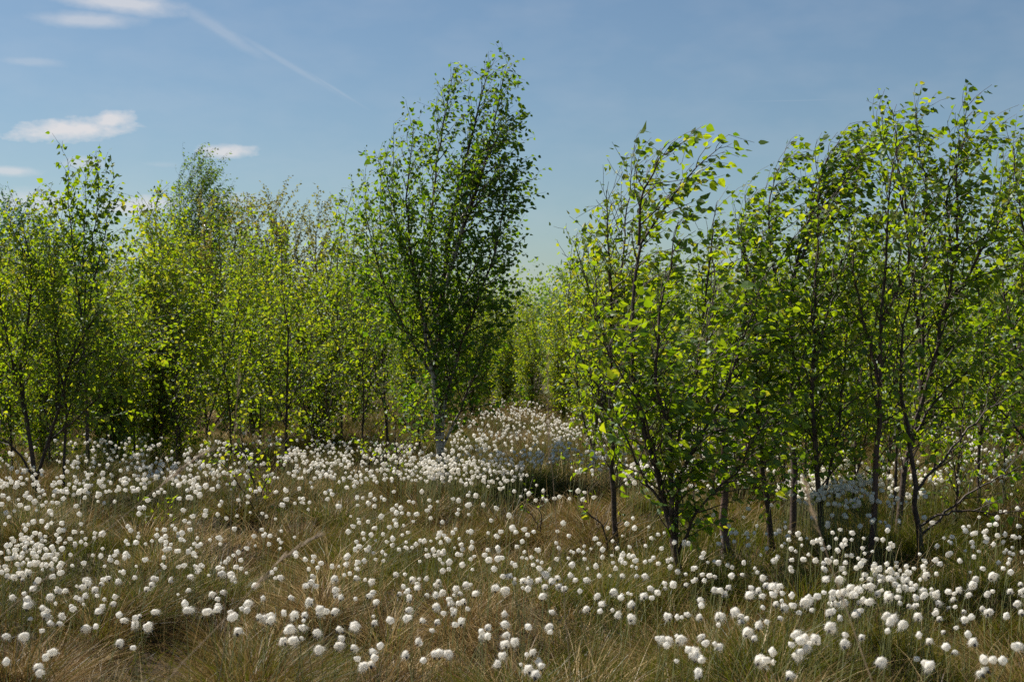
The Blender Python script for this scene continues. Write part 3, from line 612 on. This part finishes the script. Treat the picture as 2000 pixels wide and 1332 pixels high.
# ------------------------------------------------------------------ cotton grass
def fluff(rng, R, sub, hairs):
    """seed head of cotton: lumpy core with fine hairs, its base at the origin and its axis along +Z"""
    import bmesh
    bm = bmesh.new(); bmesh.ops.create_icosphere(bm, subdivisions=sub, radius=1.0); bm.verts.ensure_lookup_table()
    V = np.array([v.co[:] for v in bm.verts]); F = np.array([[v.index for v in f.verts] for f in bm.faces]); bm.free()
    ph = rng.uniform(0, 9, 4); S = np.array([rng.uniform(.88, 1.15), rng.uniform(.88, 1.1), rng.uniform(.85, 1.2)])
    def swell(D): return 1 + .11 * np.sin(D @ np.array([3.1, 2.3, 1.7]) + ph[0]) + 1.0 * .11 * np.sin(D @ np.array([-2.2, 4.1, 3.3]) + ph[1]) + .06 * np.sin(D @ np.array([7., -5., 6.]) + ph[2])
    c = np.array([0, 0, .78]); blow = np.array([rng.uniform(.0, .4), rng.uniform(-.1, .1), 0])
    def shape(D, r): return c + D * S * (r * swell(D))[:, None] + blow * (r ** 2)[:, None] * np.clip(D[:, 2:] + .3, 0, 2) * .5
    Vc = shape(V, np.full(len(V), .95) + rng.normal(0, .025, len(V)))
    mb = MB(); mb.add(Vc * R, None, F); N = [V]
    D = rng.normal(0, 1, (hairs, 3)); D /= np.linalg.norm(D, axis=1)[:, None]; D = D[D[:, 2] > -.8]; n = len(D)
    side = np.cross(D, rng.normal(0, 1, (n, 3))); side /= np.linalg.norm(side, axis=1)[:, None]; w = .020 if sub > 2 else .07
    D2 = D + rng.normal(0, .16, (n, 3)) + blow * .5; D2 /= np.linalg.norm(D2, axis=1)[:, None]
    tip = shape(D2, 1.0 + np.abs(rng.normal(0, .24, n)) * (1 + 1.6 * np.clip(D2[:, 0], 0, 1))); b = shape(D, np.full(n, .88))
    H = np.stack([b - side * w, b + side * w, tip], 1).reshape(-1, 3) * R
    mb.add(H, None, np.arange(n * 3).reshape(-1, 3)); N.append(np.repeat(D, 3, 0)); mb.N = np.concatenate(N); return mb
HEADS = np.array([(int(HEAD_PX[i:i + 3], 16), int(HEAD_PX[i + 3:i + 6], 16)) for i in range(0, len(HEAD_PX), 6)])
HEADS = HEADS[np.argsort(-HEADS[:, 1])]
PROTO = []
prng = np.random.default_rng(77)
for k in range(18):
    R = (.0155 if k % 6 else .0105) * prng.uniform(.78, 1.12); tilt = prng.uniform(.05, 1.15); H = .38
    lean = .05 + .10 * tilt
    s = np.linspace(0, 1, 7); path = np.stack([lean * s ** 2.2, 0 * s, H * (s - .10 * tilt * s ** 4) - .06 * (s == 0)], -1)
    stem = MB(); stem.tube(path, np.linspace(.0014, .0009, 7), 5)
    ca, sa = math.cos(tilt), math.sin(tilt); Rm = np.array([[ca, 0, sa], [0, 1, 0], [-sa, 0, ca]])
    fl = fluff(prng, R, 3, 620); top = path[-1]
    fl.v = [(v @ Rm.T) + top for v in fl.v]
    br = MB(); zz = np.array([-.010, -.004, .003, .008]); br.tube(np.stack([0 * zz, 0 * zz, zz], -1) @ Rm.T + top, [.0014, .0044, .0052, .0022], 6)
    PROTO.append((stem.mesh('stem', M_STEM, True), fl.mesh('seed_head', M_COTTON, True), br.mesh('bract', M_BRACT, True), path[-1], R))
COLS = [(200, 'many stemmed birch'), (400, 'green sprout'), (600, 'bright leaved sapling'), (820, 'reddish sapling'), (960, 'tallest birch'), (1120, 'nearly bare brown sapling'),
        (1260, 'bare dark stump sapling'), (1440, 'foreground birch'), (1640, 'blackish birch trunk'), (1830, 'forked pale birch trunk'), (2001, 'low dead boughs at right')]
BANDS = [(1235, 'lowest band'), (1185, 'second band up'), (1145, 'third band up'), (0, 'fourth band up')]
def patch_of(x, y): return next(n for m, n in COLS if x < m), next(n for m, n in BANDS if y >= m)
hr = random.Random(3); seen = {}
cells = {}
for i in sorted(range(300), key=lambda i: HEADS[i][0]): cells.setdefault(patch_of(*HEADS[i]), []).append(i)
for i in range(300):
    px, py = int(HEADS[i][0]), int(HEADS[i][1]); st, sh, sb, tip, R = PROTO[hr.randrange(18)]
    sc = hr.uniform(.85, 1.18); rz = hr.gauss(.7, .9) if hr.random() < .8 else hr.uniform(0, 6.28)
    P = on_ground(px, py, float(tip[2]) * .96 + .012)
    hs = hr.uniform(.92, 1.05)
    root = empty('cotton_grass_plant', (P[0] - math.cos(rz) * tip[0], P[1] - math.sin(rz) * tip[0], P[2] - (tip[2]) * hs), rz)
    root.scale = (1, 1, hs)
    pt = patch_of(px, py); cell = cells[pt]; j = cell.index(i)
    tag(root, f'cotton grass head below the {pt[0]}, {pt[1]}, ' + ('alone' if len(cell) == 1 else f'{ORD[j]} from left' if j < 20 else 'far right'), 'cotton grass', 'white cotton grass heads in the near meadow')
    link(bpy.data.objects.new('stem', st), root)
    h = link(bpy.data.objects.new('seed_head', sh), root); link(bpy.data.objects.new('bract', sb), h)
    # head size varies about the stem tip
    h.scale = (sc, sc, sc / hs); h.location = (tip[0] * (1 - sc), 0, tip[2] * (1 - sc / hs))
# the rest of the cotton grass as one mass
rng = np.random.default_rng(19)
far = [(int(a), int(b)) for a, b in HEADS[300:]]
for cx, cy, rx, ry, n in [(985, 862, 125, 62, 480), (1000, 800, 62, 22, 120), (930, 925, 95, 26, 150), (700, 905, 150, 42, 320), (620, 885, 60, 30, 60), (420, 895, 70, 34, 75),
                          (230, 905, 110, 46, 130), (230, 865, 90, 22, 35), (25, 920, 50, 35, 60), (350, 925, 80, 26, 60), (1620, 940, 80, 28, 200), (1570, 960, 60, 18, 60),
                          (1870, 830, 85, 42, 110), (1960, 805, 50, 22, 40), (1860, 925, 130, 24, 90), (1940, 880, 70, 30, 60), (1150, 870, 60, 60, 170), (1300, 870, 130, 66, 210),
                          (1450, 860, 100, 50, 150), (1330, 930, 130, 34, 110), (450, 930, 200, 26, 90), (150, 950, 140, 22, 70), (1550, 890, 70, 40, 60), (1260, 795, 110, 22, 50), (1100, 830, 45, 34, 60), (40, 805, 70, 25, 25), (700, 800, 70, 18, 25),
                          (1700, 900, 80, 30, 50), (820, 905, 60, 40, 90), (120, 860, 120, 20, 25), (540, 860, 120, 16, 30), (1700, 940, 60, 14, 40), (1670, 970, 130, 28, 110)]:
    r = np.sqrt(rng.uniform(0, 1, n)); a = rng.uniform(0, 6.28, n)
    far += [(cx + rx * r[k] * math.cos(a[k]) * 1.1, min(cy + ry * r[k] * math.sin(a[k]), 1010)) for k in range(n)]
for px, py in HEADS:
    for _ in range(2):
        if rng.random() < .34: far.append((px + rng.normal(0, 26), min(py + rng.normal(0, 12), 1300)))
for k in range(55): far.append((62 + rng.normal(0, 42), 1088 + rng.normal(0, 26)))
for k in range(420):                                                        # the meadow goes on past both edges of the frame
    far.append((rng.uniform(-420, -10) if k % 2 else rng.uniform(2010, 2420), rng.uniform(830, 1250)))
protoF = [fluff(rng, .0152, 2, 24) for _ in range(10)]
protoN = [fluff(rng, .0152, 3, 90) for _ in range(8)]
cot, stm, FN = MB(), MB(), []
for px, py in far:
    P = on_ground(px, py, .36 + rng.normal(0, .03)); pr = (protoN if P[1] < 11.5 else protoF)[rng.integers(8)]
    s = rng.uniform(.6, 1.15) * (.85 if P[1] < 8.5 else 1); tl, rz = rng.uniform(0, 1.0), rng.uniform(0, 6.28) if rng.random() < .4 else rng.normal(.7, .9)
    ca, sa, cz, sz = math.cos(tl), math.sin(tl), math.cos(rz), math.sin(rz)
    Rm = np.array([[cz, -sz, 0], [sz, cz, 0], [0, 0, 1]]) @ np.array([[ca, 0, sa], [0, 1, 0], [-sa, 0, ca]])
    off = cot.n
    for v, t in zip(pr.v, pr.t): cot.v.append(v * s @ Rm.T + P); cot.a.append(np.zeros(len(v)))
    cot.t += [t + off for t in pr.t]; cot.n += pr.n; FN.append(pr.N @ Rm.T)
    g = P - np.array([cz * .04, sz * .04, .38]); stm.tube(np.array([g, (g + P) / 2 - [cz * .012, sz * .012, 0], P]), [.0016, .0014, .0012], 3)
tag(link(bpy.data.objects.new('cotton_grass_field', cot.mesh('cotton_grass_field', M_COTTON, True))), 'mass of smaller white cotton grass heads farther back across the bog', 'cotton grass', kind='stuff')
tag(stm.build('cotton_grass_stems', M_STEM), 'thin stems under the farther cotton grass heads', 'cotton grass', kind='stuff')

# ------------------------------------------------------------------ grass
def blades(mb, rng, x, y, L, az, lean, curv, w, tint, lv=4):
    n = len(x); z = ground_h(x, y) - .01; s = np.linspace(0, 1, lv + 1)[None, :]
    hx = L[:, None] * (np.sin(lean)[:, None] * s + curv[:, None] * s ** 2.2 * .6); hz = L[:, None] * (np.cos(lean)[:, None] * s - curv[:, None] * .42 * s ** 2.6)
    ca, sa = np.cos(az)[:, None], np.sin(az)[:, None]
    wob = rng.normal(0, .02, (n, 1)) * np.sin(s * 3.1 + rng.uniform(0, 6, (n, 1)))
    X = x[:, None] + ca * hx - sa * wob; Y = y[:, None] + sa * hx + ca * wob; Z = np.maximum(z[:, None] + hz, z[:, None] + .005 * s)
    wa = rng.uniform(-.9, .9, n); wx, wy = np.cos(wa)[:, None], np.sin(wa)[:, None]; ww = (w[:, None] * (1 - s ** 1.6) * .5)
    A = np.stack([X - wx * ww, Y - wy * ww, Z], -1); B = np.stack([X + wx * ww, Y + wy * ww, Z], -1)
    V = np.concatenate([np.stack([A[:, :lv], B[:, :lv]], 2).reshape(n, lv * 2, 3), np.stack([X, Y, Z], -1)[:, lv:]], 1)
    m = 2 * lv + 1; o = (np.arange(n) * m)[:, None]; k = np.arange(lv - 1)[None, :] * 2
    q = np.stack([o + k, o + k + 1, o + k + 3, o + k + 2], -1).reshape(-1, 4); t = np.concatenate([o + m - 3, o + m - 2, o + m - 1], 1)
    mb.add(V.reshape(-1, 3), q, t, np.repeat(np.clip(tint, 0, 1), m))
def scatter(rng, y0, y1, dens, pad=2.2):
    n = int(dens * (y1 - y0) * 2 * (.40 * (y0 + y1) / 2 + pad)); n2 = int(n * 2.4)
    y = rng.uniform(y0, y1, n2); x = rng.uniform(-1, 1, n2) * (.40 * y1 + pad); k = np.abs(x) < .40 * y + pad
    x, y = x[k][:int(n * 1.2)], y[k][:int(n * 1.2)]; e = vnoise(x * 1.9, y * 1.9 + 9, 2)
    k = rng.random(len(x)) < np.clip((e - .20) * 3.4, .15, 1); return x[k], y[k]
def greenness(x, y): return np.clip(.46 + 2.1 * (vnoise(x * .55 + 7, y * .7, 21) - .5) + 1.3 * (vnoise(x * 1.9, y * 1.9, 22) - .5), 0, 1)
def hue(x, y): return .66 - .16 * np.exp(-((x - 1.55) ** 2 / .9 + (y - 10.3) ** 2 / 2.5)) + .40 * (vnoise(x * 1.1 + 3, y * 1.1, 23) - .5) + .34 * (vnoise(x * 3.3, y * 3.3, 24) - .5)
def tints(rng, x, y, bias=0.0):
    g = greenness(x, y) + bias; n = len(x); green = rng.uniform(0, 1, n) < np.clip(g, .04, .93) * .8
    return np.where(green, (.22 * vnoise(x * 2.5, y * 2.5, 25) + rng.uniform(.0, .20, n)).clip(0, .36), np.clip(hue(x, y) + rng.normal(0, .24, n), .38, 1))
def flow(x, y): return .3 + 5.2 * (vnoise(x * .8 + 11, y * .8, 27) - .5) + 2.5 * (vnoise(x * 2.6, y * 2.6, 28) - .5)
grng = np.random.default_rng(33)
thatch, tall = MB(), MB()
for y0, y1, dens, w, lv in [(2.6, 4.6, 1400, .0036, 4), (4.6, 7, 3300, .0038, 4), (7, 10, 2500, .0042, 4), (10, 14, 1500, .0052, 3), (14, 20, 900, .006, 3), (20, 34, 320, .010, 3)]:
    x, y = scatter(grng, y0, y1, dens); n = len(x)                      # loose matted blades combed by wind and snow
    L = grng.uniform(.08, .26, n); tn = tints(grng, x, y); dead = tn > .4
    lay = vnoise(x * 1.4, y * 1.4, 29)
    lean = np.where(dead, np.abs(grng.normal(.35 + 1.0 * lay, .35, n)), np.abs(grng.normal(.30, .22, n))).clip(0, 1.5)
    az = np.where(grng.random(n) < .45, flow(x, y) + grng.normal(0, .45, n), grng.uniform(0, 6.28, n))
    blades(thatch, grng, x, y, L, az, lean, grng.uniform(0, 1.1, n), w * grng.uniform(.5, 1.3, n), tn, lv)
    # tussocks: blades fan out of one foot and arch over
    cx, cy = scatter(grng, y0, y1, 3.4); nb = max(8, int(dens / 3.4 * .75)); m = len(cx) * nb
    rad = np.repeat(grng.uniform(.06, .20, len(cx)), nb); a = grng.uniform(0, 6.28, m); rr = rad * np.sqrt(grng.uniform(0, 1, m))
    bx, by = np.repeat(cx, nb) + rr * np.cos(a), np.repeat(cy, nb) + rr * np.sin(a)
    size = np.repeat(grng.uniform(.7, 1.5, len(cx)), nb); Lt = size * grng.uniform(.16, .34, m)
    kind = np.repeat(grng.random(len(cx)), nb); gt = np.where(kind < .38, .45, -.35); sh = np.repeat(grng.normal(0, .10, len(cx)), nb)
    tn = tints(grng, np.repeat(cx, nb), np.repeat(cy, nb), gt); tn = np.where(tn > .4, np.clip(tn + sh, .42, 1), tn)
    blades(thatch, grng, bx, by, Lt, a + grng.normal(0, .4, m), (.12 + .8 * rr / rad * .9 + np.abs(grng.normal(0, .18, m))).clip(0, 1.35), grng.uniform(.1, 1.0, m), w * grng.uniform(.5, 1.2, m), tn, lv)
for y0, y1, dens, w in [(3.2, 8, 60, .0022), (8, 14, 26, .003), (14, 22, 8, .004)]:      # long pale straws over the rest
    x, y = scatter(grng, y0, y1, dens); n = len(x)
    blades(tall, grng, x, y, grng.uniform(.32, .62, n), grng.normal(.2, 1.3, n), np.abs(grng.normal(.45, .35, n)).clip(0, 1.4), grng.uniform(.2, 1.0, n), w * grng.uniform(.7, 1.3, n), np.clip(grng.normal(.9, .08, n), 0, 1), 6)
tag(thatch.build('bog_grass', M_GRASS), 'tangled brown and green bog grass in tussocks covering the ground', 'grass', kind='stuff')
tag(tall.build('dry_straw', M_GRASS), 'long pale dry straws arching over the bog grass', 'grass', kind='stuff')
print('grass verts', thatch.n, tall.n, 'far heads', len(far))

# ------------------------------------------------------------------ tall dry grass stalks close to the lens
def stalk(label, pts, d, plume=.16, seed=0):
    rng = np.random.default_rng(seed); P = [at(x, y, d + k * .05) for k, (x, y) in enumerate(pts)]
    g = P[0].copy(); dirn = unit(P[0] - P[1]); k = max(0.0, (g[2] + .02) / max(.15, -dirn[2])); base = g + dirn * k
    base[2] = float(ground_h(base[0], base[1])) - .01
    Q, L = smooth_path([base] + P, 14, rng, .002); root = empty('dry_grass_stalk', tuple(base)); tag(root, label, 'grass stalk', 'tall dry grass stalks near the viewer')
    Q = Q - base; mb = MB(); mb.tube(Q, np.linspace(.0016, .0007, 14), 5); mb.build('stem', M_STRAW, root, True)
    pm = MB(); nn = 34
    for _ in range(nn):
        t = 1 - plume * rng.uniform(0, 1) / L * 1.0; t = max(.3, t); f = t * 13; i = min(int(f), 12); p = Q[i] + (Q[i + 1] - Q[i]) * (f - i)
        dd = unit(unit(Q[-1] - Q[-3]) * 1.6 + rng.normal(0, .35, 3)); pm.tube(np.array([p, p + dd * .018, p + dd * .034]), [.0005, .0011, .0003], 3)
    pm.build('panicle', M_STRAW, root)
stalk('blurred brown grass plume slanting across the left meadow', [(235, 1010), (330, 935), (400, 885)], 3.6, .22, 1)
stalk('blurred brown grass plume slanting beneath the bright sapling', [(470, 1175), (550, 1090), (625, 1045)], 3.3, .22, 2)
stalk('faint upright dry plume in front of the left thicket', [(450, 1000), (458, 850), (468, 700)], 4.6, .35, 3)
stalk('blurred upright plume between the tallest birch and the gap', [(1085, 1000), (1072, 850), (1068, 690)], 4.6, .35, 4)
stalk('upright blurred dry stalk before the right trunks', [(1610, 1060), (1592, 1010), (1575, 950)], 3.4, .2, 5)
